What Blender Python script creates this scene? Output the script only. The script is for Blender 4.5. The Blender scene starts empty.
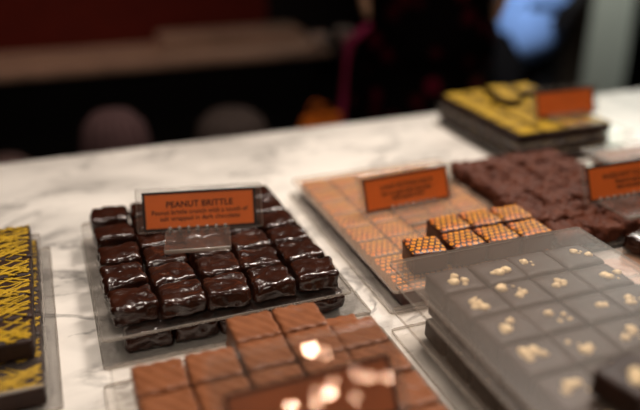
import bpy, bmesh, math, random
from mathutils import Vector, Matrix, noise
R = math.radians
S = bpy.context.scene
C = S.collection

# ------------------------------------------------------------------ camera, world, lights, exposure
cam_data = bpy.data.cameras.new('camera')
cam = bpy.data.objects.new('camera', cam_data); C.objects.link(cam)
cam.location = (0, 0, .36)
cam.rotation_euler = (R(90 - 24.1), 0, R(-20.7))
cam_data.sensor_width = 36; cam_data.lens = 725 / 640 * 36
cam_data.clip_start = .02; cam_data.clip_end = 50
cam_data.dof.use_dof = True
cam_data.dof.focus_distance = .64
cam_data.dof.aperture_fstop = 1.75
cam_data.dof.aperture_blades = 9
S.camera = cam

wd = bpy.data.worlds.new('world'); S.world = wd; wd.use_nodes = True
wd.node_tree.nodes['Background'].inputs[0].default_value = (.6, .42, .3, 1)
wd.node_tree.nodes['Background'].inputs[1].default_value = .006

def area(name, loc, target, size, power, color, size_y=None, spread=180):
    l = bpy.data.lights.new(name, 'AREA'); l.energy = power; l.color = color
    l.size = size; l.spread = R(spread)
    if size_y: l.shape = 'RECTANGLE'; l.size_y = size_y
    o = bpy.data.objects.new(name, l); C.objects.link(o); o.location = loc
    o.rotation_euler = (Vector(target) - Vector(loc)).to_track_quat('-Z', 'Y').to_euler()
    return o
area('key_light', (.95, 1.10, 1.45), (.35, .60, 0), .34, 6.3, (1, .88, .78), spread=75)
area('row_light', (.0, 1.15, 1.6), (.15, .55, 0), .30, 2.6, (1, .88, .78), spread=75)
area('fill_light', (-.35, -.75, 1.4), (.25, .6, 0), .5, 3.0, (1, .87, .75), spread=90)
area('recess_fill_light', (2.75, 2.55, 1.5), (2.7, 3.1, -.4), .5, 55, (.96, 1, .93))  # added out-of-view light that brightens the pale green wall
area('shirt_fill_light', (.80, .80, 1.45), (1.38, 1.85, -.1), .15, 1.5, (.85, .93, 1), spread=26)  # added narrow light, aimed to brighten the blue shirt
area('back_counter_light', (-.1, 1.75, 1.3), (.1, 2.25, -.12), .4, 1.25, (1, .75, .58), .2, spread=80)

S.view_settings.view_transform = 'Standard'
S.view_settings.look = 'None'
S.view_settings.gamma = 1
S.view_settings.use_curve_mapping = False
S.view_settings.exposure = 0.0

# ------------------------------------------------------------------ materials
def nm(name):
    m = bpy.data.materials.new(name); m.use_nodes = True
    nt = m.node_tree; nt.nodes.clear()
    out = nt.nodes.new('ShaderNodeOutputMaterial')
    return m, nt, out
def N(nt, t, **k):
    n = nt.nodes.new(t)
    for a, b in k.items():
        if a.startswith('i_'):
            n.inputs[a[2:].replace('_', ' ')].default_value = b
        else: setattr(n, a, b)
    return n
def ramp(nt, fac, stops):
    r = nt.nodes.new('ShaderNodeValToRGB'); nt.links.new(fac, r.inputs[0])
    e = r.color_ramp.elements
    while len(e) < len(stops): e.new(.5)
    for x, (p, c) in zip(e, stops):
        x.position = p; x.color = (*c, 1)
    return r.outputs[0]
def noise_tex(nt, scale, detail=3, rough=.5, vec=None, dist=0):
    n = N(nt, 'ShaderNodeTexNoise'); n.inputs['Scale'].default_value = scale
    n.inputs['Detail'].default_value = detail; n.inputs['Roughness'].default_value = rough
    n.inputs['Distortion'].default_value = dist
    if vec is None:
        tc = N(nt, 'ShaderNodeTexCoord'); vec = tc.outputs['Object']
    nt.links.new(vec, n.inputs['Vector'])
    return n.outputs[0]
def simple(name, col, rough=.5, spec=.5, metal=0, var=.12, scale=30, bump=0, bscale=80, coat=0, emit=None, emit_s=0):
    m, nt, out = nm(name)
    b = N(nt, 'ShaderNodeBsdfPrincipled')
    f = noise_tex(nt, scale)
    lo = tuple(c * (1 - var) for c in col); hi = tuple(min(1, c * (1 + var)) for c in col)
    nt.links.new(ramp(nt, f, [(.3, lo), (.7, hi)]), b.inputs['Base Color'])
    b.inputs['Roughness'].default_value = rough; b.inputs['Metallic'].default_value = metal
    b.inputs['Specular IOR Level'].default_value = spec
    b.inputs['Coat Weight'].default_value = coat; b.inputs['Coat Roughness'].default_value = .1
    if bump:
        bp = N(nt, 'ShaderNodeBump'); bp.inputs['Strength'].default_value = bump; bp.inputs['Distance'].default_value = .001
        nt.links.new(noise_tex(nt, bscale, 4), bp.inputs['Height']); nt.links.new(bp.outputs[0], b.inputs['Normal'])
    if emit:
        b.inputs['Emission Color'].default_value = (*emit, 1); b.inputs['Emission Strength'].default_value = emit_s
    nt.links.new(b.outputs[0], out.inputs[0])
    return m

def marble_mat(name, base=(.68, .64, .585), vein=(.16, .15, .14)):
    m, nt, out = nm(name)
    b = N(nt, 'ShaderNodeBsdfPrincipled')
    tc = N(nt, 'ShaderNodeTexCoord')
    mp = N(nt, 'ShaderNodeMapping'); mp.inputs['Rotation'].default_value = (0, 0, .6); mp.inputs['Scale'].default_value = (1, 1.8, 1)
    nt.links.new(tc.outputs['Object'], mp.inputs[0])
    v = mp.outputs[0]
    # thin veins where a distorted noise crosses one half
    f = noise_tex(nt, 6.5, 6, .62, v, 1.2)
    a = N(nt, 'ShaderNodeMath', operation='SUBTRACT'); a.inputs[1].default_value = .5; nt.links.new(f, a.inputs[0])
    ab = N(nt, 'ShaderNodeMath', operation='ABSOLUTE'); nt.links.new(a.outputs[0], ab.inputs[0])
    veins = ramp(nt, ab.outputs[0], [(0, (1, 1, 1)), (.035, (0, 0, 0))])
    gate = ramp(nt, noise_tex(nt, 7, 3, .5, v), [(.42, (0, 0, 0)), (.60, (1, 1, 1))])
    mul = N(nt, 'ShaderNodeMath', operation='MULTIPLY'); nt.links.new(veins, mul.inputs[0]); nt.links.new(gate, mul.inputs[1])
    spots = ramp(nt, noise_tex(nt, 24, 4, .6, v), [(.67, (0, 0, 0)), (.78, (1, 1, 1))])
    mx0 = N(nt, 'ShaderNodeMath', operation='MAXIMUM'); nt.links.new(mul.outputs[0], mx0.inputs[0]); nt.links.new(spots, mx0.inputs[1])
    sc = N(nt, 'ShaderNodeMath', operation='MULTIPLY'); sc.inputs[1].default_value = .85; nt.links.new(mx0.outputs[0], sc.inputs[0])
    cloud = ramp(nt, noise_tex(nt, 6, 5, .6, v, .5), [(.3, tuple(c * .62 for c in base)), (.58, base), (.8, tuple(min(1, c * 1.1) for c in base))])
    mix = N(nt, 'ShaderNodeMix', data_type='RGBA'); nt.links.new(sc.outputs[0], mix.inputs['Factor'])
    nt.links.new(cloud, mix.inputs['A']); mix.inputs['B'].default_value = (*vein, 1)
    nt.links.new(mix.outputs['Result'], b.inputs['Base Color'])
    b.inputs['Roughness'].default_value = .32
    nt.links.new(b.outputs[0], out.inputs[0])
    return m

def choc_mat(name, c0, c1, rough, spec=.5, coat=0, bump=.5, scale=120, ridges=False):
    m, nt, out = nm(name)
    b = N(nt, 'ShaderNodeBsdfPrincipled')
    tc = N(nt, 'ShaderNodeTexCoord'); oi = N(nt, 'ShaderNodeObjectInfo')
    ad = N(nt, 'ShaderNodeVectorMath', operation='ADD'); nt.links.new(tc.outputs['Object'], ad.inputs[0])
    cx = N(nt, 'ShaderNodeCombineXYZ')
    for k in range(3): nt.links.new(oi.outputs['Random'], cx.inputs[k])
    nt.links.new(cx.outputs[0], ad.inputs[1])
    v = ad.outputs[0]
    nt.links.new(ramp(nt, noise_tex(nt, 60, 4, .6, v), [(.3, c0), (.7, c1)]), b.inputs['Base Color'])
    b.inputs['Roughness'].default_value = rough; b.inputs['Specular IOR Level'].default_value = spec
    b.inputs['Coat Weight'].default_value = coat; b.inputs['Coat Roughness'].default_value = .12
    bp = N(nt, 'ShaderNodeBump'); bp.inputs['Strength'].default_value = bump; bp.inputs['Distance'].default_value = .0012
    h = noise_tex(nt, scale, 3, .5, v, .6)
    if ridges:
        wv = N(nt, 'ShaderNodeTexWave', wave_type='BANDS', bands_direction='DIAGONAL', wave_profile='SAW')
        wv.inputs['Scale'].default_value = 75; wv.inputs['Distortion'].default_value = 1.2; wv.inputs['Detail Scale'].default_value = 1
        mp = N(nt, 'ShaderNodeMapping'); mp.inputs['Scale'].default_value = (1, -1.0, .2); nt.links.new(v, mp.inputs[0])
        nt.links.new(mp.outputs[0], wv.inputs['Vector'])
        sm = N(nt, 'ShaderNodeMath', operation='MULTIPLY'); sm.inputs[1].default_value = 3.0; nt.links.new(wv.outputs[1], sm.inputs[0])
        s2 = N(nt, 'ShaderNodeMath', operation='ADD'); nt.links.new(sm.outputs[0], s2.inputs[0]); nt.links.new(h, s2.inputs[1]); h = s2.outputs[0]
    nt.links.new(h, bp.inputs['Height']); nt.links.new(bp.outputs[0], b.inputs['Normal'])
    nt.links.new(b.outputs[0], out.inputs[0])
    return m

def acrylic_mat(name, haze, tint=(.99, .985, .98), hazecol=(.7, .62, .55), rough=.06, gloss=1.0):
    """thin clear plastic: see-through, fresnel gloss, and a little scattering haze in the sheet"""
    m, nt, out = nm(name)
    tr = N(nt, 'ShaderNodeBsdfTransparent'); tr.inputs[0].default_value = (*tint, 1)
    df = N(nt, 'ShaderNodeBsdfDiffuse'); df.inputs[0].default_value = (*hazecol, 1)
    gl = N(nt, 'ShaderNodeBsdfGlossy'); gl.inputs['Roughness'].default_value = rough
    fr = N(nt, 'ShaderNodeFresnel'); ge = N(nt, 'ShaderNodeNewGeometry')
    io = N(nt, 'ShaderNodeMapRange'); io.inputs['To Min'].default_value = 1.49; io.inputs['To Max'].default_value = 1 / 1.49
    nt.links.new(ge.outputs['Backfacing'], io.inputs['Value']); nt.links.new(io.outputs[0], fr.inputs[0])
    hz = ramp(nt, noise_tex(nt, 14, 5, .6), [(.3, (haze * .8,) * 3), (.75, (min(1, haze * 1.2),) * 3)])
    a = N(nt, 'ShaderNodeMixShader'); nt.links.new(hz, a.inputs[0])
    nt.links.new(tr.outputs[0], a.inputs[1]); nt.links.new(df.outputs[0], a.inputs[2])
    fm = N(nt, 'ShaderNodeMath', operation='MULTIPLY'); fm.inputs[1].default_value = gloss; nt.links.new(fr.outputs[0], fm.inputs[0])
    b = N(nt, 'ShaderNodeMixShader'); nt.links.new(fm.outputs[0], b.inputs[0])
    nt.links.new(a.outputs[0], b.inputs[1]); nt.links.new(gl.outputs[0], b.inputs[2])
    nt.links.new(b.outputs[0], out.inputs[0])
    return m

def dots_mat():
    """printed transfer pattern: staggered orange and yellow rings on dark chocolate, only on the top face"""
    m, nt, out = nm('dotted_dark_chocolate')
    b = N(nt, 'ShaderNodeBsdfPrincipled')
    tc = N(nt, 'ShaderNodeTexCoord'); sep = N(nt, 'ShaderNodeSeparateXYZ'); nt.links.new(tc.outputs['Object'], sep.inputs[0])
    def M(op, a, bb=None):
        n = N(nt, 'ShaderNodeMath', operation=op)
        for k, v in enumerate((a, bb)):
            if v is None: continue
            if isinstance(v, (int, float)): n.inputs[k].default_value = v
            else: nt.links.new(v, n.inputs[k])
        return n.outputs[0]
    p = .0064; q = p * 2.0
    def lat(off):
        x = M('MULTIPLY', M('SUBTRACT', M('FRACT', M('ADD', M('DIVIDE', sep.outputs[0], p), 10 + off)), .5), p)
        y = M('MULTIPLY', M('SUBTRACT', M('FRACT', M('ADD', M('DIVIDE', sep.outputs[1], q), 10 + off)), .5), q)
        return M('SQRT', M('ADD', M('MULTIPLY', x, x), M('MULTIPLY', y, y)))
    d = M('DIVIDE', M('MINIMUM', lat(0), lat(.5)), p)
    nz = noise_tex(nt, 45, 2)
    ringcol = ramp(nt, nz, [(.35, (.85, .20, .004)), (.65, (.85, .42, .008))])
    ring = ramp(nt, d, [(.10, (0, 0, 0)), (.17, (1, 1, 1)), (.30, (1, 1, 1)), (.36, (0, 0, 0))])
    ring.node.color_ramp.interpolation = 'LINEAR'
    ns = N(nt, 'ShaderNodeSeparateXYZ'); nt.links.new(tc.outputs['Normal'], ns.inputs[0])
    top = M('GREATER_THAN', ns.outputs[2], .7)
    f = M('MULTIPLY', ring, top)
    mix = N(nt, 'ShaderNodeMix', data_type='RGBA'); nt.links.new(f, mix.inputs['Factor'])
    mix.inputs['A'].default_value = (.045, .010, .004, 1); nt.links.new(ringcol, mix.inputs['B'])
    nt.links.new(mix.outputs['Result'], b.inputs['Base Color'])
    b.inputs['Roughness'].default_value = .42; b.inputs['Specular IOR Level'].default_value = .3
    bp = N(nt, 'ShaderNodeBump'); bp.inputs['Strength'].default_value = .6; bp.inputs['Distance'].default_value = .0006
    nt.links.new(f, bp.inputs['Height']); nt.links.new(bp.outputs[0], b.inputs['Normal'])
    nt.links.new(b.outputs[0], out.inputs[0])
    return m

def floral_mat():
    m, nt, out = nm('floral_black_cloth')
    b = N(nt, 'ShaderNodeBsdfPrincipled')
    tc = N(nt, 'ShaderNodeTexCoord')
    vo = N(nt, 'ShaderNodeTexVoronoi'); vo.inputs['Scale'].default_value = 24; nt.links.new(tc.outputs['Object'], vo.inputs['Vector'])
    col = ramp(nt, vo.outputs['Color'], [(.0, (.002, .001, .001)), (.52, (.002, .001, .001)), (.60, (.04, .002, .004)), (.8, (.08, .003, .012)), (.93, (.07, .04, .008))])
    msk = ramp(nt, vo.outputs['Distance'], [(.35, (1, 1, 1)), (.55, (0, 0, 0))])
    mix = N(nt, 'ShaderNodeMix', data_type='RGBA'); nt.links.new(msk, mix.inputs['Factor'])
    mix.inputs['A'].default_value = (.002, .001, .001, 1); nt.links.new(col, mix.inputs['B'])
    nt.links.new(mix.outputs['Result'], b.inputs['Base Color']); b.inputs['Roughness'].default_value = .9; b.inputs['Specular IOR Level'].default_value = .05
    nt.links.new(b.outputs[0], out.inputs[0])
    return m

MARBLE = marble_mat('marble')
MARBLE2 = marble_mat('marble_warm', (.42, .27, .2), (.12, .08, .06))
DARK = choc_mat('glossy_dark_chocolate', (.012, .0032, .0016), (.031, .0088, .0042), .22, .45, .12, .8, 130)
BITTER = choc_mat('bitter_chocolate', (.016, .0065, .004), (.032, .013, .0075), .5, .2, 0, .3, 90)
MILK = choc_mat('milk_chocolate', (.175, .060, .023), (.235, .083, .033), .44, .35, 0, .55, 90, ridges=True)
ROUGH = choc_mat('rough_chocolate', (.045, .012, .006), (.09, .026, .012), .6, .1, 0, .4, 90)
NUT = simple('nut_crumb', (.66, .50, .29), .6, .3, var=.2, scale=200)
YELLOW = simple('yellow_drizzle', (.38, .23, .008), .6, .2, var=.25, scale=120)
DOTS = dots_mat()
CLEAR = acrylic_mat('clear_acrylic', .022, gloss=.9)
EDGE = acrylic_mat('acrylic_edge', .40, (.75, .72, .68), (.50, .44, .38), .25)
FROST = acrylic_mat('hazy_acrylic', .08, (.97, .96, .95), (.33, .25, .19), .32, gloss=.22)
PINKFROST = acrylic_mat('misted_acrylic', .10, (.97, .95, .93), (.85, .56, .38), .3, gloss=.3)
SIGNCLEAR = acrylic_mat('sign_acrylic', .02, (.98, .98, .98), (.7, .6, .5), .012, gloss=1)
CARD = simple('orange_card', (.95, .185, .012), .5, .3, var=.05)
INK = simple('dark_ink', (.012, .003, .003), .6, .2)

# ------------------------------------------------------------------ mesh helpers
def me_from(bm, name, smooth=True, mats=()):
    me = bpy.data.meshes.new(name); bm.to_mesh(me); bm.free()
    if smooth:
        for p in me.polygons: p.use_smooth = True
    for m in mats: me.materials.append(m)
    return me
def link(name, me, parent=None, loc=(0, 0, 0), rot=(0, 0, 0)):
    o = bpy.data.objects.new(name, me); C.objects.link(o)
    o.location = loc; o.rotation_euler = rot
    if parent: o.parent = parent
    return o
def empty(name, loc, rot=(0, 0, 0)):
    o = bpy.data.objects.new(name, None); C.objects.link(o); o.location = loc; o.rotation_euler = rot
    o.empty_display_size = .02
    return o
def tag(o, label=None, cat=None, group=None, kind=None):
    if label: o['label'] = label
    if cat: o['category'] = cat
    if group: o['group'] = group
    if kind: o['kind'] = kind
    return o
def box_bm(x0, x1, y0, y1, z0, z1, bev=0, seg=2):
    bm = bmesh.new()
    bmesh.ops.create_cube(bm, size=1)
    for v in bm.verts:
        v.co = Vector(((x0 + x1) / 2 + v.co.x * (x1 - x0), (y0 + y1) / 2 + v.co.y * (y1 - y0), (z0 + z1) / 2 + v.co.z * (z1 - z0)))
    if bev: bmesh.ops.bevel(bm, geom=bm.edges[:], offset=bev, segments=seg, affect='EDGES')
    return bm
def structure(name, x0, x1, y0, y1, z0, z1, mat, bev=0):
    o = link(name, me_from(box_bm(x0, x1, y0, y1, z0, z1, bev), name, False, [mat])); o['kind'] = 'structure'
    return o
def tube_bm(pts, r, bm=None, n=8, squash=1, caps=True):
    bm = bm or bmesh.new(); rings = []
    for i, p in enumerate(pts):
        p = Vector(p); a = Vector(pts[max(0, i - 1)]); b = Vector(pts[min(len(pts) - 1, i + 1)])
        d = (b - a).normalized(); up = Vector((0, 0, 1)) if abs(d.z) < .95 else Vector((1, 0, 0))
        s = d.cross(up).normalized(); u = s.cross(d).normalized()
        rr = r[i] if isinstance(r, (list, tuple)) else r
        rings.append([bm.verts.new(p + s * rr * math.cos(2 * math.pi * k / n) + u * rr * squash * math.sin(2 * math.pi * k / n)) for k in range(n)])
    for a, b in zip(rings, rings[1:]):
        for k in range(n): bm.faces.new((a[k], a[(k + 1) % n], b[(k + 1) % n], b[k]))
    if caps: bm.faces.new(rings[0][::-1]); bm.faces.new(rings[-1])
    return bm
def lathe_bm(prof, n=32, ripple=0, count=0):
    bm = bmesh.new(); rings = []
    for r, z in prof:
        ring = []
        for k in range(n):
            a = 2 * math.pi * k / n; rr = r * (1 + ripple * math.cos(count * a))
            ring.append(bm.verts.new((rr * math.cos(a), rr * math.sin(a), z)))
        rings.append(ring)
    for a, b in zip(rings, rings[1:]):
        for k in range(n): bm.faces.new((a[k], a[(k + 1) % n], b[(k + 1) % n], b[k]))
    bm.faces.new(rings[0][::-1]); bm.faces.new(rings[-1])
    return bm
def plate_bm(w, d, t, r, bev=.0006):
    """rounded rectangle sheet centred on x, y, standing on z = 0; rim faces take material 1"""
    bm = bmesh.new(); vs = []
    for cx, cy, a0 in ((w / 2 - r, d / 2 - r, 0), (-w / 2 + r, d / 2 - r, 90), (-w / 2 + r, -d / 2 + r, 180), (w / 2 - r, -d / 2 + r, 270)):
        for k in range(6):
            a = R(a0 + 90 * k / 5); vs.append((cx + r * math.cos(a), cy + r * math.sin(a)))
    def ring(z, s):
        return [bm.verts.new((x - math.copysign(s, x), y - math.copysign(s, y), z)) for x, y in vs]
    rs = [ring(0, bev), ring(bev, 0), ring(t - bev, 0), ring(t, bev)]
    for a, b in zip(rs, rs[1:]):
        for k in range(len(vs)):
            f = bm.faces.new((a[k], a[(k + 1) % len(vs)], b[(k + 1) % len(vs)], b[k])); f.material_index = 1
    bm.faces.new(rs[0][::-1]); bm.faces.new(rs[-1])
    return bm

def choc_me(name, seed, w, d, h, mat, r=.004, lump=.0008, lf=60, ripple=0, ridge=0, skirt=0, cuts=13, dome=0):
    """a moulded or enrobed piece: rounded slab with its own surface relief; base on z = 0"""
    rnd = random.Random(seed)
    bm = bmesh.new(); bmesh.ops.create_cube(bm, size=2)
    bmesh.ops.subdivide_edges(bm, edges=bm.edges[:], cuts=cuts, use_grid_fill=True)
    off = Vector((rnd.uniform(-9, 9), rnd.uniform(-9, 9), rnd.uniform(-9, 9)))
    H = Vector((w / 2, d / 2, h / 2))
    for v in bm.verts:
        q = Vector((v.co.x * H.x, v.co.y * H.y, v.co.z * H.z))
        inner = Vector([max(-(H[i] - r), min(H[i] - r, q[i])) for i in range(3)])
        dl = q - inner
        q = inner + (dl.normalized() * r if dl.length > 1e-9 else dl)
        n = (dl.normalized() if dl.length > 1e-9 else Vector((0, 0, 1)))
        p = q * lf + off
        disp = noise.noise(p) * lump + noise.noise(p * 2.3) * lump * .45
        if ripple and q.z > -h * .3:
            disp += ripple * math.sin(q.x * 520 + 3.5 * noise.noise(q * 70 + off) + rnd.random() * 0 + q.y * 130 + seed)
        if ridge and n.z > .5:
            s = (q.x * .80 + q.y * .6) / .0088 + seed * .37 + .25 * noise.noise(q * 60 + off)
            disp -= ridge * math.cos(2 * math.pi * s)
        if dome and n.z > .2:
            disp += dome * (1 - (q.x / H.x) ** 2) * (1 - (q.y / H.y) ** 2)
        q = q + n * disp
        t = (q.z + h / 2) / h
        if skirt and t < .25: q.x *= 1 + skirt * (1 - t / .25); q.y *= 1 + skirt * (1 - t / .25)
        q.z = max(0, q.z + h / 2)
        v.co = q
    # centre the footprint and settle the lowest point on zero
    mz = min(v.co.z for v in bm.verts)
    for v in bm.verts: v.co.z -= mz
    return me_from(bm, name, True, [mat])

ORD = ['first', 'second', 'third', 'fourth', 'fifth', 'sixth', 'seventh', 'eighth', 'ninth']
def rowname(i, n):
    return 'front row' if i == 0 else 'back row' if i == n - 1 else ORD[i] + ' row from the front'
def colname(j, n):
    return 'leftmost' if j == 0 else 'rightmost' if j == n - 1 else ORD[j] + ' from left'

# ------------------------------------------------------------------ the room
WALLDARK = simple('dark_wall_paint', (.006, .004, .004), .8, .2)
REDWALL = simple('red_wall_paint', (.10, .008, .003), .7, .2)
GREEN = simple('pale_green_wall_paint', (.46, .475, .42), .8, .2, var=.05)
FLOORM = simple('dark_floor', (.012, .009, .008), .5, .3)
CEIL = simple('dark_ceiling', (.03, .02, .018), .9, .2)
structure('floor', -2.4, 4.0, -3.4, 3.5, -.96, -.9, FLOORM)
structure('ceiling', -2.4, 4.0, -3.4, 3.5, 1.8, 1.86, CEIL)
structure('wall_left', -2.46, -2.4, -3.4, 3.5, -.96, 1.86, WALLDARK)
structure('wall_right', 4.0, 4.06, -3.4, 3.5, -.96, 1.86, WALLDARK)
structure('wall_front', -2.46, 4.06, -3.46, -3.4, -.96, 1.86, WALLDARK)
structure('wall_back', -2.4, .72, 2.42, 2.50, -.9, 1.8, REDWALL)
structure('wall_back_dark', .72, 2.0, 2.42, 2.50, -.9, 1.8, WALLDARK)
structure('wall_recess', 2.0, 4.0, 3.10, 3.16, -.9, 1.8, GREEN)
structure('trim_1', 1.97, 2.06, 2.38, 2.52, -.9, 1.8, simple('dark_wood_trim', (.045, .03, .018), .6))
structure('trim_2', 2.06, 2.46, 2.98, 3.10, -.9, 1.8, simple('brown_grey_trim', (.05, .045, .035), .6))

# ------------------------------------------------------------------ counters
t = empty('display_counter', (0, 0, -.9))
tag(t, 'long display counter with white grey-veined marble top, under all the chocolates', 'counter')
link('worktop', me_from(box_bm(-1.2, 1.9, -.25, 1.043, .865, .90, .003), 'worktop', False, [MARBLE]), t)
link('cabinet_body', me_from(box_bm(-1.15, 1.85, .0, .98, 0, .865, .004), 'cabinet_body', False, [simple('dark_cabinet', (.012, .006, .005), .5)]), t)
t = empty('back_counter', (0, 0, -.9))
tag(t, 'low service counter with pale stone top against the red wall, far behind', 'counter')
link('worktop', me_from(box_bm(-2.3, .84, 2.11, 2.415, .76, .78, .004), 'worktop', False, [MARBLE2]), t)
link('cabinet_body', me_from(box_bm(-2.25, .80, 2.16, 2.41, 0, .76, .004), 'cabinet_body', False, [simple('black_cabinet', (.003, .002, .002), .7, .2)]), t)
o = link('stone_slab', me_from(box_bm(.34, .80, 2.26, 2.41, 0, .035, .004), 'stone_slab', False, [MARBLE2]), None, (0, 0, -.12))
tag(o, 'pale stone slab lying along the back of the far counter by the wall', 'slab')

# ------------------------------------------------------------------ acrylic sheets
def sheet(x0, x1, y0, y1, z, label, mats=(CLEAR, EDGE), t=.003, rz=0):
    o = link('acrylic_sheet', me_from(plate_bm(x1 - x0, y1 - y0, t, .004), 'acrylic_sheet', False, mats), None, ((x0 + x1) / 2, (y0 + y1) / 2, z), (0, 0, rz))
    return tag(o, label, 'tray sheet')

def place(name, me, x, y, z, rz, label, cat, group, rx=0, ry=0):
    o = link(name, me, None, (x, y, z), (rx, ry, rz))
    return tag(o, label, cat, group)

rnd = random.Random(5)
# ---- stack with glossy dark squares (peanut brittle)
sheet(.006, .243, .508, .752, 0, 'bottom clear acrylic sheet on the marble, beneath two layers of glossy dark squares')
sheet(.008, .226, .515, .749, .021, 'upper clear acrylic sheet carrying the visible glossy dark brittle squares')
glossy = [choc_me('glossy_square', s, .0375, .0345, .0178, DARK, r=.0045, lump=.0021, lf=105, ripple=.00030, skirt=.03) for s in range(8)]
cols = [.037, .077, .118, .158, .199]
rows = [.541, .578, .615, .652, .689, .726]
left_rows = [.545, .590, .634, .678, .728]
k = 0
for j, cx in enumerate(cols):
    rr = left_rows if j == 0 else rows
    for i, cy in enumerate(rr):
        x = cx + rnd.uniform(-.0012, .0012) - (.002 * i / 5 if j == 4 else 0); y = cy + rnd.uniform(-.001, .001)
        o = place('dark_chocolate_square', glossy[k % 8], x, y, .0241, rnd.uniform(-.11, .11) + (math.pi if rnd.random() < .5 else 0),
              'glossy dark brittle square on top sheet, %s, %s column' % (rowname(i, len(rr)), colname(j, 5)), 'chocolate', 'glossy dark brittle squares', rnd.uniform(-.015, .015), rnd.uniform(-.02, .02))
        if j == 0 and i in (1, 3): o.rotation_euler.x = .05; o.location.z += .001
        k += 1
for j, cx in enumerate([.040, .079, .118, .157, .196]):
    o = place('dark_chocolate_square', glossy[(j * 3 + 1) % 8], cx + .006, .536, .0031, rnd.uniform(-.04, .04),
          'glossy dark square in lower layer under the brittle tray, front row, %s' % colname(j, 5), 'chocolate', 'lower layer of glossy dark squares')
for i, cy in enumerate(rows[1:]):
    for j, cx in enumerate((.085, .124, .163)):
        place('dark_chocolate_square', glossy[(i + j * 2) % 8], cx, cy, .0031, rnd.uniform(-.04, .04),
              'glossy dark square, lower layer, %s, %s column' % (rowname(i + 1, 6), colname(j + 1, 5)), 'chocolate', 'lower layer of glossy dark squares')
    place('dark_chocolate_square', glossy[(i * 2 + 3) % 8], .196 + .006, cy, .0031, rnd.uniform(-.04, .04),
          'glossy dark square in lower layer, right edge, %s' % rowname(i + 1, 6), 'chocolate', 'lower layer of glossy dark squares')
    place('dark_chocolate_square', glossy[(i * 2 + 6) % 8], .046, cy, .0031, rnd.uniform(-.04, .04),
          'glossy dark square in lower layer, left edge, %s' % rowname(i + 1, 6), 'chocolate', 'lower layer of glossy dark squares')

# ---- milk chocolate tray in the foreground
sheet(.004, .241, .225, .487, 0, 'bottom clear acrylic sheet on the marble under the milk chocolates')
sheet(.010, .226, .230, .482, .020, 'upper clear acrylic sheet carrying the striped milk chocolates')
milks = [choc_me('milk_square', 20 + s, .0365, .0345, .0215, MILK, r=.0025, lump=.0006, lf=50, ridge=.0006, cuts=19) for s in range(5)]
mcols = [.042, .080, .119, .157, .1945]; mrows = [.428, .3905, .353, .3155, .278]
for j in (2, 3):
    place('milk_chocolate', milks[j], mcols[j] + .001, .4645, .0231, rnd.uniform(-.03, .03), 'milk chocolate square with diagonal grooves in the hindmost row of two, %s' % ('left' if j == 2 else 'right'), 'chocolate', 'milk chocolate squares')
for i, cy in enumerate(mrows):
    for j, cx in enumerate(mcols):
        place('milk_chocolate', milks[(i * 2 + j * 3) % 5], cx + rnd.uniform(-.0008, .0008), cy + rnd.uniform(-.0006, .0006), .0231, rnd.uniform(-.03, .03),
              'grooved milk chocolate square, %s full row counting from the back, %s' % (ORD[i], colname(j, 5)), 'chocolate', 'milk chocolate squares')
for i, cy in enumerate(mrows[:4]):
    place('milk_chocolate', milks[i], .196, cy, .0031, 0, 'milk chocolate under the upper sheet, right edge, %s counting from the back' % ORD[i], 'chocolate', 'lower milk chocolates')
for j, cx in enumerate(mcols):
    if j < 2: continue
    place('milk_chocolate', milks[j], cx, .4645, .0031, 0, 'milk chocolate under the upper sheet, hindmost row, %s' % colname(j, 5), 'chocolate', 'lower milk chocolates')

# ---- nut sprinkled dark chocolates under hazy sheets, four sheets high
zs = [0, .0215, .0445, .0675]
names = ['lowest clear acrylic sheet of the nut chocolate stack, touching the marble', 'second acrylic sheet up in the nut chocolate stack',
         'third acrylic sheet up in the nut chocolate stack', 'hazy top sheet covering the nut chocolates']
xo = [0.246, .246, .248, .241]
for z, n, x0, m in zip(zs, names, xo, (CLEAR, FROST, FROST, FROST)):
    sheet(x0, .434, .215, .478, z, n, (m, EDGE))
nutsq = [choc_me('nut_square', 40 + s, .0385, .0355, .0175, BITTER, r=.003, lump=.0008, lf=60, dome=.0004, cuts=11) for s in range(4)]
def nut_me(seed, s):
    bm = bmesh.new(); bmesh.ops.create_icosphere(bm, subdivisions=2, radius=s)
    o = Vector((seed * 3.1, seed * 1.7, 0))
    for v in bm.verts:
        v.co *= 1 + .35 * noise.noise(v.co * (1.2 / s) + o); v.co.z *= .6
    return me_from(bm, 'nut_piece', True, [NUT])
nuts = [nut_me(s, sz) for s, sz in enumerate((.0014, .0024, .0037, .0050))]
def nut_choc(x, y, z, rz, me, label, seed, top=.0172, n=(4, 7)):
    r2 = random.Random(seed)
    o = place('nut_chocolate', me, x, y, z, rz, label, 'chocolate', 'nut sprinkled dark chocolates')
    cxx, cyy = r2.uniform(-.006, .006), r2.uniform(-.005, .005)
    for q in range(r2.randint(*n)):
        sz = r2.choice((0, 0, 1, 1, 2, 2, 3) if q else (2, 3))
        link('nut_piece', nuts[sz], o, (max(-.016, min(.016, r2.gauss(cxx, .0045))), max(-.014, min(.014, r2.gauss(cyy, .0038))), top + .0004), (0, 0, r2.uniform(0, 6)))
    return o
ncols = [.2845, .323, .3615, .400]; nrows = [.4405, .4035, .3665, .3295, .2925, .2555]
for i, cy in enumerate(nrows):
    for j, cx in enumerate(ncols):
        nut_choc(cx + rnd.uniform(-.001, .001), cy + rnd.uniform(-.001, .001), .0476, rnd.uniform(-.04, .04), nutsq[(i + j * 3) % 4],
                 'dark nut chocolate under the hazy top sheet, %s row from the back, %s' % (ORD[i], colname(j, 4)), 100 + i * 7 + j)
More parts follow.
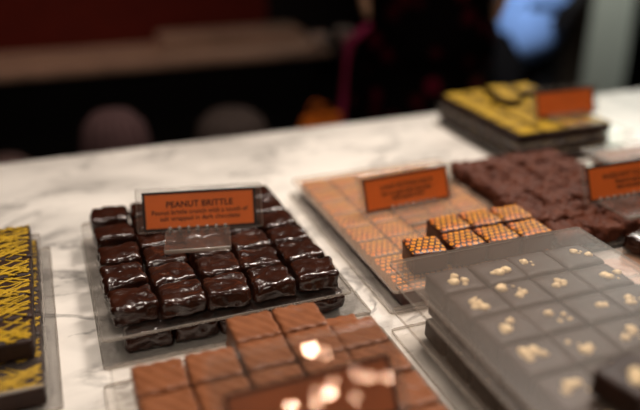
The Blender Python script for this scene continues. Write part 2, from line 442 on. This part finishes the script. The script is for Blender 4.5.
for L, z in enumerate((.0031, .0246)):
    for i, cy in enumerate(nrows):
        nut_choc(.287 + .002 * L, cy, z, rnd.uniform(-.05, .05), nutsq[(i + L) % 4],
                 'dark nut chocolate on the left edge of the %s layer, %s row from the back' % (('bottom', 'middle')[L], ORD[i]), 200 + i * 3 + L, n=(2, 4))
    for j, cx in enumerate(ncols[1:]):
        nut_choc(cx + .006, nrows[0], z, rnd.uniform(-.05, .05), nutsq[(j + L) % 4],
                 'dark nut chocolate in the back row of the %s layer, %s from left' % (('bottom', 'middle')[L], ORD[j + 1]), 240 + j * 3 + L, n=(1, 3))
nut_choc(.306, .268, .0707, .25, nutsq[1], 'loose dark nut chocolate lying on top of the hazy sheet at the lower right', 301, n=(5, 7))

# ---- ring patterned chocolates under a misted cover, with seven on top
sheet(.258, .472, .500, .796, 0, 'lowest acrylic sheet under the ring patterned chocolates, on the marble')
sheet(.262, .470, .504, .794, .0185, 'misted acrylic cover lying over the ring patterned chocolates', (PINKFROST, EDGE))
dotsq = [choc_me('ring_square', 60 + s, .0340, .0345, .0152, DOTS, r=.002, lump=.0003, lf=50, cuts=9) for s in range(3)]
dcols = [.289, .3245, .360, .3955, .431]
drows = [.522, .558, .594, .630, .666, .702, .738, .7735, 0]
for i, cy in enumerate(drows[:-1]):
    for j, cx in enumerate(dcols):
        place('ring_patterned_chocolate', dotsq[(i + j) % 3], cx, cy, .0031, rnd.uniform(-.012, .012),
              'ring patterned chocolate under misted cover, %s, %s' % (rowname(i, 8), colname(j, 5)), 'chocolate', 'ring patterned chocolates under the cover')
top = [(.312, .541, 'leftmost, standing apart from the cluster'), (.3525, .540, 'front row of the cluster, left'), (.3905, .539, 'front row of the cluster, middle'), (.4285, .538, 'front row of the cluster, right'),
       (.3580, .576, 'back row of the cluster, left'), (.3950, .576, 'back row of the cluster, middle'), (.4320, .575, 'back row of the cluster, right')]
dott = [choc_me('ring_block', 65 + s, .0365, .0355, .0215, DOTS, r=.0035, lump=.0012, lf=50, cuts=11) for s in range(3)]
for k, (x, y, s) in enumerate(top):
    place('ring_patterned_chocolate', dott[k % 3], x, y, .0216, (-.12, -.02, .02, .03, 0, .03, -.03)[k],
          'dark block with orange rings atop misted cover, ' + s, 'chocolate', 'ring patterned chocolates on the cover')

# ---- rough lumpy chocolates
sheet(.448, .612, .508, .745, 0, 'bottom acrylic sheet under the rough lumpy chocolates')
sheet(.450, .610, .512, .742, .0185, 'acrylic sheet carrying the top layer of rough lumpy chocolates')
lump = [choc_me('lumpy_square', 80 + s, .0390, .0370, .0165, ROUGH, r=.006, lump=.0042, lf=120, skirt=.02, cuts=15) for s in range(5)]
for i in range(6):
    for j in range(4):
        place('lumpy_chocolate', lump[(i * 2 + j) % 5], .4715 + j * .039 + rnd.uniform(-.0015, .0015), .534 + i * .0375 + rnd.uniform(-.001, .001), .0217, rnd.uniform(-.1, .1) + math.pi / 2 * rnd.randint(0, 1) * 2,
              'rough lumpy chocolate, upper layer, %s, %s' % (rowname(i, 6), colname(j, 4)), 'chocolate', 'rough lumpy chocolates')
for i in range(6):
    place('lumpy_chocolate', lump[i % 5], .4725, .534 + i * .0375, .0031, rnd.uniform(-.06, .06), 'rough lumpy chocolate, lower layer along the left edge, %s' % rowname(i, 6), 'chocolate', 'lower rough lumpy chocolates')

# ---- covered brown chocolates at the right, behind the lumpy ones
sheet(.628, .850, .500, .705, 0, 'bottom acrylic sheet of the covered stack at the right')
sheet(.626, .850, .500, .703, .0215, 'middle acrylic sheet of the covered stack at the right')
sheet(.622, .850, .498, .706, .0430, 'misted top cover of the stack at the right, beyond the lumpy chocolates', (FROST, EDGE))
for L, z in enumerate((.0031, .0246)):
    for i in range(5):
        for j in range(5):
            if L == 0 and j > 0 and i > 0 and i < 4: continue
            place('milk_chocolate', milks[(i + j + L) % 5], .656 + j * .0385, .525 + i * .0385, z, 0, 'milk chocolate, covered right stack, %s layer, %s, %s' % (('lower', 'upper')[L], rowname(i, 5), colname(j, 5)), 'chocolate', 'covered milk chocolates at the right').scale.z = .83

# ---- front right tray
sheet(.450, .680, .270, .500, 0, 'bottom acrylic sheet of the tray right of the nut chocolates')
sheet(.452, .680, .272, .498, .0215, 'misted sheet covering brown chocolates right of the nut chocolates', (PINKFROST, EDGE))
for i in range(5):
    for j in range(5):
        place('milk_chocolate', milks[(i + 2 * j) % 5], .478 + j * .0385, .472 - i * .0385, .0031, 0, 'covered brown chocolate right of nut chocolates, %s row from the back, %s' % (ORD[i], colname(j, 5)), 'chocolate', 'covered brown chocolates at the front right').scale.z = .83
place('dark_chocolate_square', glossy[2], .530, .482, .0246, .25, 'single dark chocolate lying on the misted sheet at the right edge', 'chocolate', None)
place('dark_chocolate_square', glossy[4], .575, .476, .0246, -.1, 'second dark chocolate beyond the right edge on the misted sheet', 'chocolate', None)

# ---- yellow drizzled chocolates
def drizzle_me(seed, w, d, z, n=15, r=.0010):
    r3 = random.Random(seed); bm = bmesh.new()
    for k in range(n):
        a = r3.choice((.5, .55, -.45, -.5, .15)) + r3.uniform(-.18, .18)
        c = Vector((r3.uniform(-w * .42, w * .42) * .5, r3.uniform(-d * .45, d * .45), 0)); dr = Vector((math.cos(a), math.sin(a), 0))
        pts = []
        for q in range(13):
            p = c + dr * (q - 6) * w / 10
            if abs(p.x) > w * .485 or abs(p.y) > d * .485: continue
            pts.append(p + Vector((0, .0006 * math.sin(q * 1.3 + seed + k), z + r3.uniform(0, .0004))))
        if len(pts) > 2: tube_bm(pts, [r * r3.uniform(.7, 1.25) for _ in pts], bm, 6, .55)
    return me_from(bm, 'drizzle', True, [YELLOW])
plain = [choc_me('drizzled_square', 90 + s, .0375, .0355, .0165, BITTER, r=.0025, lump=.0005, lf=50, cuts=9) for s in range(3)]
driz = [drizzle_me(s, .0375, .0355, .0166) for s in range(6)]
def drizzled(x, y, z, rz, k, label, group, dense=0):
    o = place('drizzled_chocolate', plain[k % 3], x, y, z, rz, label, 'chocolate', group)
    link('drizzle', driz[k % 6], o)
    if dense: link('drizzle', driz[(k + 2) % 6], o, (0, 0, .0002), (0, 0, math.pi))
    return o
sheet(-.265, -.026, .470, .748, 0, 'bottom acrylic sheet under the drizzled chocolates at the left edge')
sheet(-.262, -.034, .476, .744, .0195, 'upper acrylic sheet with yellow drizzled chocolates at the left edge')
for i in range(7):
    for j in range(3):
        if i == 0: continue
        drizzled(-.060 - j * .0385, .494 + i * .0365, .0226, rnd.uniform(-.03, .03), i * 2 + j, 'drizzled chocolate, left tray, upper layer, %s, %s from right' % (rowname(i - 1, 6), ORD[j]), 'yellow drizzled chocolates at the left', 0)
for i in range(7):
    for j in range(3 if i < 2 else 1):
        drizzled(-.056 - j * .0385, .494 + i * .0375, .0031, 0, i + j + 1, 'drizzled chocolate, left tray, bottom layer, %s, %s from right' % (rowname(i, 7), ORD[j]), 'lower drizzled chocolates at the left')

sheet(.572, .780, .770, .995, 0, 'bottom acrylic sheet under the far yellow drizzled stack')
for L, z in enumerate((.0031, .0171, .0311)):
    if L: sheet(.576, .775, .772, .992, z - .0025, '%s acrylic sheet in the far yellow drizzled stack' % ('lower middle', 'upper middle')[L - 1], t=.0024)
    for i in range(6):
        for j in range(4):
            if L < 2 and i > 0 and j > 0: continue
            o = drizzled(.603 + j * .0385 + rnd.uniform(-.001, .001), .796 + i * .0365, z, rnd.uniform(-.04, .04), i + 2 * j + L, 'drizzled chocolate, far stack, %s layer, %s, %s' % (('bottom', 'middle', 'top')[L], rowname(i, 6), colname(j, 4)), 'far yellow drizzled chocolates', L == 2)
            o.scale.z = .68 if L < 2 else .9
for k, (x, y) in enumerate(((.668, .955), (.708, .950), (.655, .915))):
    drizzled(x, y, .0466, .2 * k, k, ('yellow drizzled chocolate on top of the far stack, hindmost left', 'yellow drizzled chocolate on top of the far stack, hindmost right', 'yellow drizzled chocolate on top of the far stack, nearer the sign')[k], 'loose drizzled chocolates on the far stack', 1).scale.z = .7

# ------------------------------------------------------------------ signs
def text_me(s, size, bold=.0):
    cu = bpy.data.curves.new('t', 'FONT'); cu.body = s; cu.size = size; cu.align_x = 'CENTER'; cu.align_y = 'CENTER'
    cu.extrude = .00006; cu.offset = bold; cu.space_character = 1.04
    ob = bpy.data.objects.new('t', cu); C.objects.link(ob)
    dg = bpy.context.evaluated_depsgraph_get(); dg.update()
    me = bpy.data.meshes.new_from_object(ob.evaluated_get(dg)); me.name = 'lettering'
    bpy.data.objects.remove(ob); me.materials.clear(); me.materials.append(INK)
    return me
def sign(x, y, z, rz, lean, label, lines, ih=.0385, iw=.111, foot=True, fd=.050, margin=.0045, fdx=-.003, card=None):
    """holder leans back; local x along the card, card plane tilted; origin at the middle of the lower edge"""
    t = empty('product_sign', (x, y, z), (0, 0, R(rz)))
    tag(t, label, 'sign')
    rot = (R(90 - lean), 0, 0)
    ph = ih + margin + .001; pw = iw + .012
    card_c = Vector((0, math.sin(R(lean)) * (ih / 2 + .001), math.cos(R(lean)) * (ih / 2 + .001)))
    pc = Vector((0, math.sin(R(lean)) * ph / 2, math.cos(R(lean)) * ph / 2))
    n = Vector((0, -math.cos(R(lean)), math.sin(R(lean))))
    link('holder_back', me_from(plate_bm(pw, ph, .0012, .002, .0002), 'holder_back', False, [SIGNCLEAR, EDGE]), t, pc - n * .0022, rot)
    link('holder_front', me_from(plate_bm(pw, ph, .0012, .002, .0002), 'holder_front', False, [SIGNCLEAR, EDGE]), t, pc + n * .0006, rot)
    cd = link('card', me_from(box_bm(-iw / 2, iw / 2, -ih / 2, ih / 2, -.0002, .0001), 'card', False, [card or CARD]), t, card_c - n * .0004, rot)
    bm = bmesh.new(); b = .0026
    for (x0, x1, y0, y1) in ((-iw / 2, iw / 2, ih / 2 - b, ih / 2), (-iw / 2, iw / 2, -ih / 2, -ih / 2 + b), (-iw / 2, -iw / 2 + b, -ih / 2 + b, ih / 2 - b), (iw / 2 - b, iw / 2, -ih / 2 + b, ih / 2 - b)):
        b2 = box_bm(x0, x1, y0, y1, .0001, .0005)
        me = bpy.data.meshes.new('x'); b2.to_mesh(me); b2.free(); bm.from_mesh(me); bpy.data.meshes.remove(me)
    o = link('border', me_from(bm, 'border', False, [INK]), cd); o['label'] = 'thin dark border line'
    for s, size, dy, bold in lines:
        link('lettering', text_me(s, size, bold), cd, (0, dy, .0004))
    if foot:
        fo = link('foot', me_from(plate_bm(.062, fd, .0022, .002, .00016), 'foot', False, [CLEAR, EDGE]), t, (fdx, -fd / 2 + .001, .0005), (0, 0, 0))
        bm = tube_bm([(-.030, -fd / 2 + .001, .0026), (.030, -fd / 2 + .001, .0026)], .0012)
        link('front_lip', me_from(bm, 'front_lip', True, [EDGE]), fo)
        bm = bmesh.new()
        for k in range(7):
            tube_bm([(-.027 + k * .009, fd / 2 - .003, .002), (-.027 + k * .009, fd / 2 - .003, .0052)], .0016, bm)
        link('clip_studs', me_from(bm, 'clip_studs', True, [EDGE]), fo)
    return t
sign(.1185, .648, .0433, -12, 22, 'orange sign lettered PEANUT BRITTLE in clear holder on glossy dark squares',
     [('PEANUT BRITTLE', .0083, .0060, .00016), ('Peanut brittle crunch with a touch of', .0060, -.0015, .00008), ('salt wrapped in dark chocolate', .0060, -.0078, .00008)])
sign(.3610, .667, .0218, 4, 20, 'orange sign lettered LOVE POTION in clear holder on the ring patterned cover',
     [('LOVE POTION NO.9', .0072, .0060, .00014), ('Sweet, spicy dark chocolate', .0056, -.0010, .0002), ('with passion fruit', .0056, -.0070, .0002)], fdx=.004)
sign(.5810, .566, .0415, 0, 22, 'dim orange sign at the right edge, on the rough lumpy chocolates',
     [('HAZELNUT CLUSTER', .0072, .0060, .00014), ('Roasted nuts in', .0056, -.0010, .0002), ('dark chocolate', .0056, -.0070, .0002)], fdx=-.016)
sign(.6930, .822, .0475, -1, 18, 'bright orange sign on the far yellow drizzled stack', [], iw=.100, fdx=.0)
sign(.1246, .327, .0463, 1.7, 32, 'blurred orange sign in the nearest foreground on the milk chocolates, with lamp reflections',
     [], margin=.022, card=simple('dimmed_orange_card', (.40, .10, .022), .6))  # orange card darkened in its colour, standing in for dimmer light on it

# ------------------------------------------------------------------ pendant lamps over the customers' side (mirrored by the nearest sign)
CORD = simple('black_cord', (.01, .01, .01), .6)
SOCK = simple('brass_socket', (.4, .25, .1), .3, metal=1)
def bulb_mat(s):
    m, nt, out = nm('glowing_bulb'); e = N(nt, 'ShaderNodeEmission'); e.inputs[0].default_value = (1, .58, .38, 1); e.inputs[1].default_value = s
    nt.links.new(e.outputs[0], out.inputs[0]); return m
GL = [bulb_mat(s) for s in (22, 45, 150)]
lamps = [(0.5488, -0.7435, 0.6515, 2), (0.6247, -0.8542, 0.6861, 0), (0.7352, -0.9741, 0.6777, 0), (0.6441, -0.76, 0.563, 0), (0.7172, -0.8676, 0.6, 1), (0.8132, -0.9688, 0.6316, 1), (0.5836, -0.7761, 0.5686, 0), (0.6153, -0.9011, 0.5985, 2), (0.6264, -1.017, 0.6599, 0), (0.626, -0.7853, 0.5226, 0), (0.5762, -0.9175, 0.5876, 1), (0.5515, -1.0436, 0.6468, 2)]
prof = [(.0030, .009), (.0075, .007), (.0098, .002), (.0100, -.002), (.0078, -.0075), (.003, -.010)]
for x, y, z, g in lamps:
    t = empty('pendant_lamp', (x, y, z)); tag(t, 'small bare bulb pendant lamp hanging from the ceiling on the customers side', 'lamp', 'pendant lamp cluster')
    link('bulb', me_from(lathe_bm(prof, 20), 'bulb', True, [GL[g]]), t)
    link('socket', me_from(lathe_bm([(.0035, .0092), (.0035, .026), (.0018, .036)], 16), 'socket', True, [SOCK]), t)
    link('cord', me_from(tube_bm([(0, 0, .036), (0, 0, 1.799 - z)], .0015), 'cord', True, [CORD]), t)

# ------------------------------------------------------------------ things behind the counter
bench = empty('low_bench', (0, 0, -.9)); tag(bench, 'dark low bench behind the counter holding the ribbed baskets', 'bench')
BL = simple('bench_black', (.004, .003, .003), .7, .2)
link('bench_top', me_from(box_bm(-.35, .56, 1.33, 1.60, .55, .58, .003), 'bench_top', False, [BL]), bench)
for x in (-.32, .53):
    for y in (1.36, 1.57):
        link('leg', me_from(box_bm(x - .02, x + .02, y - .02, y + .02, 0, .55, .002), 'leg', False, [BL]), bench)
def basket(x, y, r, h, col, label):
    m = simple('ribbed_cloth', col, .8, .2)
    t = empty('ribbed_basket', (x, y, -.3195)); tag(t, label, 'basket')
    prof = [(r * .80, 0), (r * .92, h * .2), (r, h * .5), (r * .98, h * .72), (r * .86, h * .88), (r * .55, h * .97), (r * .1, h)]
    link('basket_body', me_from(lathe_bm(prof, 144, .06, 18), 'basket_body', True, [m]), t)
    link('rim_band', me_from(lathe_bm([(r * .82, 0), (r * .88, .004), (r * .88, .016), (r * .82, .02)], 48), 'rim_band', True, [m]), t)
basket(.106, 1.46, .068, .262, (.085, .045, .045), 'pale pink ribbed domed basket behind the counter at the left')
basket(.352, 1.47, .078, .235, (.05, .035, .03), 'dim grey brown ribbed basket behind the counter near the middle')
basket(-.110, 1.46, .060, .19, (.08, .045, .04), 'dim ribbed basket behind the counter at the left edge')
# orange gift bag leaning on the bench
t = empty('gift_bag', (.490, 1.45, -.319), (0, 0, R(10))); tag(t, 'bright orange paper gift bag slanting behind the counter edge', 'bag')
OR = simple('orange_paper', (.55, .13, .01), .6, .3)
bm = box_bm(-.045, .045, -.03, .03, 0, .200, .003)
for v in bm.verts:
    if v.co.z > .1: v.co.y *= .45
for v in bm.verts: v.co.x += v.co.z * .35
link('bag_body', me_from(bm, 'bag_body', False, [OR]), t)
for s in (-1, 1):
    link('handle', me_from(tube_bm([(.04, s * .012, .197)] + [(.06 - .02 * math.cos(a), s * .013, .200 + .03 * math.sin(a)) for a in [R(20 * q) for q in range(1, 9)]] + [(.08, s * .012, .197)], .0022), 'handle', True, [OR]), t)
# small cups on the far counter
def cup(x, y, r, h, col, label):
    t = empty('cup', (x, y, -.12)); tag(t, label, 'cup')
    m = simple('cup_glaze', col, .35)
    link('cup_body', me_from(lathe_bm([(r * .65, 0), (r * .9, h * .4), (r, h), (r * .9, h), (r * .8, h * .45), (r * .5, .004)], 28), 'cup_body', True, [m]), t)
    link('handle', me_from(tube_bm([(r * .85, 0, h * .8), (r * 1.4, 0, h * .75), (r * 1.45, 0, h * .4), (r * .85, 0, h * .3)], .003), 'handle', True, [m]), t)
tt = empty('side_table', (0, 0, -.9)); tag(tt, 'black side table right of the far counter carrying three cups', 'table')
link('tabletop', me_from(box_bm(.86, 1.30, 2.08, 2.40, .74, .78, .003), 'tabletop', False, [BL]), tt)
for x in (.89, 1.27):
    for y in (2.11, 2.37): link('leg', me_from(box_bm(x - .018, x + .018, y - .018, y + .018, 0, .74, .002), 'leg', False, [BL]), tt)
cup(.800, 2.13, .022, .045, (.40, .26, .2), 'small pale cup at the right end of the far stone counter')
cup(.905, 2.18, .022, .045, (.34, .24, .2), 'small pale cup on the black side table, nearest the stone counter')
cup(1.00, 2.16, .024, .045, (.36, .26, .22), 'pale cup in the middle of the black side table')
cup(1.07, 2.22, .024, .060, (.30, .01, .015), 'dark red cup on the black side table beside a pale cup')

# ------------------------------------------------------------------ people behind the counter
SKIN = simple('skin', (.42, .24, .15), .55, .3, var=.06)
HAIR = simple('dark_hair', (.015, .009, .006), .6, .3)
BLACKC = simple('black_cloth', (.003, .002, .002), .9, .1)
EYE = simple('eye_dark', (.02, .015, .01), .3)
def skin_me(verts, edges, radii, mat, name, root=0, levels=2):
    me = bpy.data.meshes.new(name); me.from_pydata(verts, edges, []); ob = bpy.data.objects.new('tmp', me); C.objects.link(ob)
    ob.modifiers.new('skin', 'SKIN')
    for i, r in enumerate(radii):
        sv = me.skin_vertices[0].data[i]; sv.radius = r if isinstance(r, tuple) else (r, r); sv.use_root = (i == root)
    s = ob.modifiers.new('sub', 'SUBSURF'); s.levels = levels
    dg = bpy.context.evaluated_depsgraph_get(); dg.update()
    out = bpy.data.meshes.new_from_object(ob.evaluated_get(dg)); out.name = name
    bpy.data.objects.remove(ob); out.materials.clear(); out.materials.append(mat)
    for p in out.polygons: p.use_smooth = True
    return out
def person(x, y, rz, H, label, top_mat, leg_mat, skirt=False, arm=(.08, .02), sleeves=True, hair_long=True, hem=.84, hand_z=.90):
    s = H / 1.7
    t = empty('person', (x, y, -.9), (0, 0, R(rz))); tag(t, label, 'person')
    V = [(0, 0, .94), (0, 0, 1.08), (0, -.01, 1.24), (0, -.005, 1.38), (0, 0, 1.46), (0, -.015, 1.53)]
    E = [(0, 1), (1, 2), (2, 3), (3, 4), (4, 5)]
    Rr = [(.11, .08), (.10, .07), (.12, .08), (.12, .07), (.05, .05), (.05, .05)]
    for sd in (-1, 1):
        b = len(V)
        V += [(sd * .095, 0, .86), (sd * .10, -.01, .48), (sd * .10, .015, .10), (sd * .105, -.09, .045), (sd * .107, -.16, .03)]
        E += [(0, b), (b, b + 1), (b + 1, b + 2), (b + 2, b + 3), (b + 3, b + 4)]
        Rr += [.085, .058, .038, (.038, .03), (.035, .02)]
        b = len(V); ax, ay = arm
        V += [(sd * .17, 0, 1.39), (sd * (.20 + ax * .4), .01, 1.12), (sd * (.20 + ax * .5), -.06 - ay, hand_z)]
        E += [(3, b), (b, b + 1), (b + 1, b + 2)]; Rr += [.052, .040, .026]
        h = Vector(V[b + 2]); hb = len(V)
        V.append(tuple(h + Vector((0, -.015, -.055)))); E.append((b + 2, hb)); Rr.append((.036, .018))
        for q in range(4):
            o = (q - 1.5) * .017; L = (.060, .070, .066, .052)[q]; c = len(V)
            V += [tuple(h + Vector((0, -.015 + o, -.085))), tuple(h + Vector((-sd * .004, -.018 + o, -.085 - L * .55))), tuple(h + Vector((-sd * .014, -.016 + o, -.085 - L)))]
            E += [(hb, c), (c, c + 1), (c + 1, c + 2)]; Rr += [.0095, .0085, .007]
        c = len(V)
        V += [tuple(h + Vector((-sd * .005, -.050, -.035))), tuple(h + Vector((-sd * .012, -.062, -.068)))]
        E += [(b + 2, c), (c, c + 1)]; Rr += [.011, .009]
    V = [tuple(c * s for c in v) for v in V]; Rr = [tuple(c * s for c in r) if isinstance(r, tuple) else r * s for r in Rr]
    link('body', skin_me(V, E, Rr, SKIN, 'body'), t)
    # head
    bm = bmesh.new(); bmesh.ops.create_uvsphere(bm, u_segments=28, v_segments=20, radius=1)
    for v in bm.verts:
        p = v.co.copy(); z = p.z
        wx = .074 * (1 - .22 * max(0, -z)); p = Vector((p.x * wx, p.y * .092, z * .115))
        if p.y < -.05 and abs(p.x) < .016 and -.035 < p.z < .02: p.y -= .016 * (1 - abs(p.x) / .016)
        if p.y < -.05 and .008 < p.z < .03 and .015 < abs(p.x) < .045: p.y += .006
        if p.y < -.04 and -.065 < p.z < -.05 and abs(p.x) < .025: p.y -= .004
        v.co = p * s
    hd = link('head', me_from(bm, 'head', True, [SKIN]), t, (0, -.02 * s, 1.60 * s))
    for sd in (-1, 1):
        b2 = bmesh.new(); bmesh.ops.create_uvsphere(b2, u_segments=10, v_segments=8, radius=.009 * s)
        link('eye', me_from(b2, 'eye', True, [EYE]), hd, (sd * .030 * s, -.079 * s, .016 * s))
        b2 = bmesh.new(); bmesh.ops.create_uvsphere(b2, u_segments=10, v_segments=8, radius=.03 * s)
        for v in b2.verts: v.co.x *= .35; v.co.y *= .6
        link('ear', me_from(b2, 'ear', True, [SKIN]), hd, (sd * .073 * s, .005 * s, 0))
    b2 = bmesh.new(); bmesh.ops.create_uvsphere(b2, u_segments=24, v_segments=16, radius=1)
    for v in b2.verts:
        p = v.co.copy(); low = .22 if hair_long else .09
        p = Vector((p.x * .084, p.y * .098 + .014, p.z * (.122 if p.z > 0 else low)))
        if p.y < -.02: p.z = max(p.z, .055 + .02 * p.y)
        v.co = p * s
    link('hair', me_from(b2, 'hair', True, [HAIR]), hd, (0, .006 * s, .008 * s))
    # clothing
    V2 = [(0, 0, hem), (0, 0, .97), (0, 0, 1.08), (0, -.01, 1.24), (0, -.005, 1.38), (0, 0, 1.44)]; E2 = [(0, 1), (1, 2), (2, 3), (3, 4), (4, 5)]
    R2 = [(.205, .165), (.185, .135), (.165, .125), (.158, .115), (.142, .088), (.066, .06)]
    for sd in (-1, 1):
        b = len(V2); ax, ay = arm
        V2 += [(sd * .17, 0, 1.39), (sd * (.20 + ax * .4), .01, 1.12)]; E2 += [(4, b), (b, b + 1)]; R2 += [.066, .056]
        if sleeves:
            V2.append((sd * (.20 + ax * .5), -.055 - ay, hand_z + .02)); E2.append((b + 1, b + 2)); R2.append(.042)
    V2 = [tuple(c * s for c in v) for v in V2]; R2 = [tuple(c * s for c in r) if isinstance(r, tuple) else r * s for r in R2]
    link('shirt' if not skirt else 'dress', skin_me(V2, E2, R2, top_mat, 'shirt'), t)
    if skirt:
        b3 = lathe_bm([(.155, .95), (.180, .80), (.21, .60), (.225, .45), (.215, .45), (.15, .90)], 64, .03, 9)
        for v in b3.verts: v.co = Vector((v.co.x * s, v.co.y * .74 * s, v.co.z * s))
        link('skirt', me_from(b3, 'skirt', True, [leg_mat]), t)
    else:
        V3 = [(0, 0, .99)]; E3 = []; R3 = [(.155, .115)]
        for sd in (-1, 1):
            b = len(V3); V3 += [(sd * .095, 0, .84), (sd * .10, -.01, .48), (sd * .10, .015, .09)]; E3 += [(0, b), (b, b + 1), (b + 1, b + 2)]; R3 += [.085, .074, .058]
        V3 = [tuple(c * s for c in v) for v in V3]; R3 = [tuple(c * s for c in r) if isinstance(r, tuple) else r * s for r in R3]
        link('trousers', skin_me(V3, E3, R3, leg_mat, 'trousers'), t)
    for sd in (-1, 1):
        b4 = box_bm(-.045, .045, -.19, .055, 0, .075, .018, 3)
        for v in b4.verts:
            if v.co.y < -.06: v.co.z *= .7
            v.co *= s
        link('shoe', me_from(b4, 'shoe', True, [BLACKC]), t, (sd * .103 * s, 0, 0))
    return t
pa = person(.848, 1.535, -26, 1.66, 'person in a black dress with red flowers and magenta sash standing behind the counter', floral_mat(), floral_mat(), True, (-.10, .10), hand_z=1.17)
bm = tube_bm([(-.13, -.11, .97), (-.175, -.125, .93), (-.185, -.13, .84), (-.19, -.135, .76), (-.185, -.15, .66)], [.014, .024, .018, .022, .028], n=12, squash=.4)
o = link('sash', me_from(bm, 'sash', True, [simple('magenta_cloth', (.24, .015, .06), .8, .2, var=.3, scale=9)]), pa)
o['label'] = 'magenta pink sash'
person(1.385, 1.93, 25, 1.80, 'person in a light blue shirt and dark trousers in the background', simple('light_blue_cloth', (.19, .31, .60), .85, .2, var=.12, scale=14), BLACKC, False, (-.06, .10), True, False, .66, 1.38)
person(2.72, 2.62, -10, 1.78, 'person in black at the right edge before the pale green wall', BLACKC, BLACKC, False, (.04, .02), True, False)
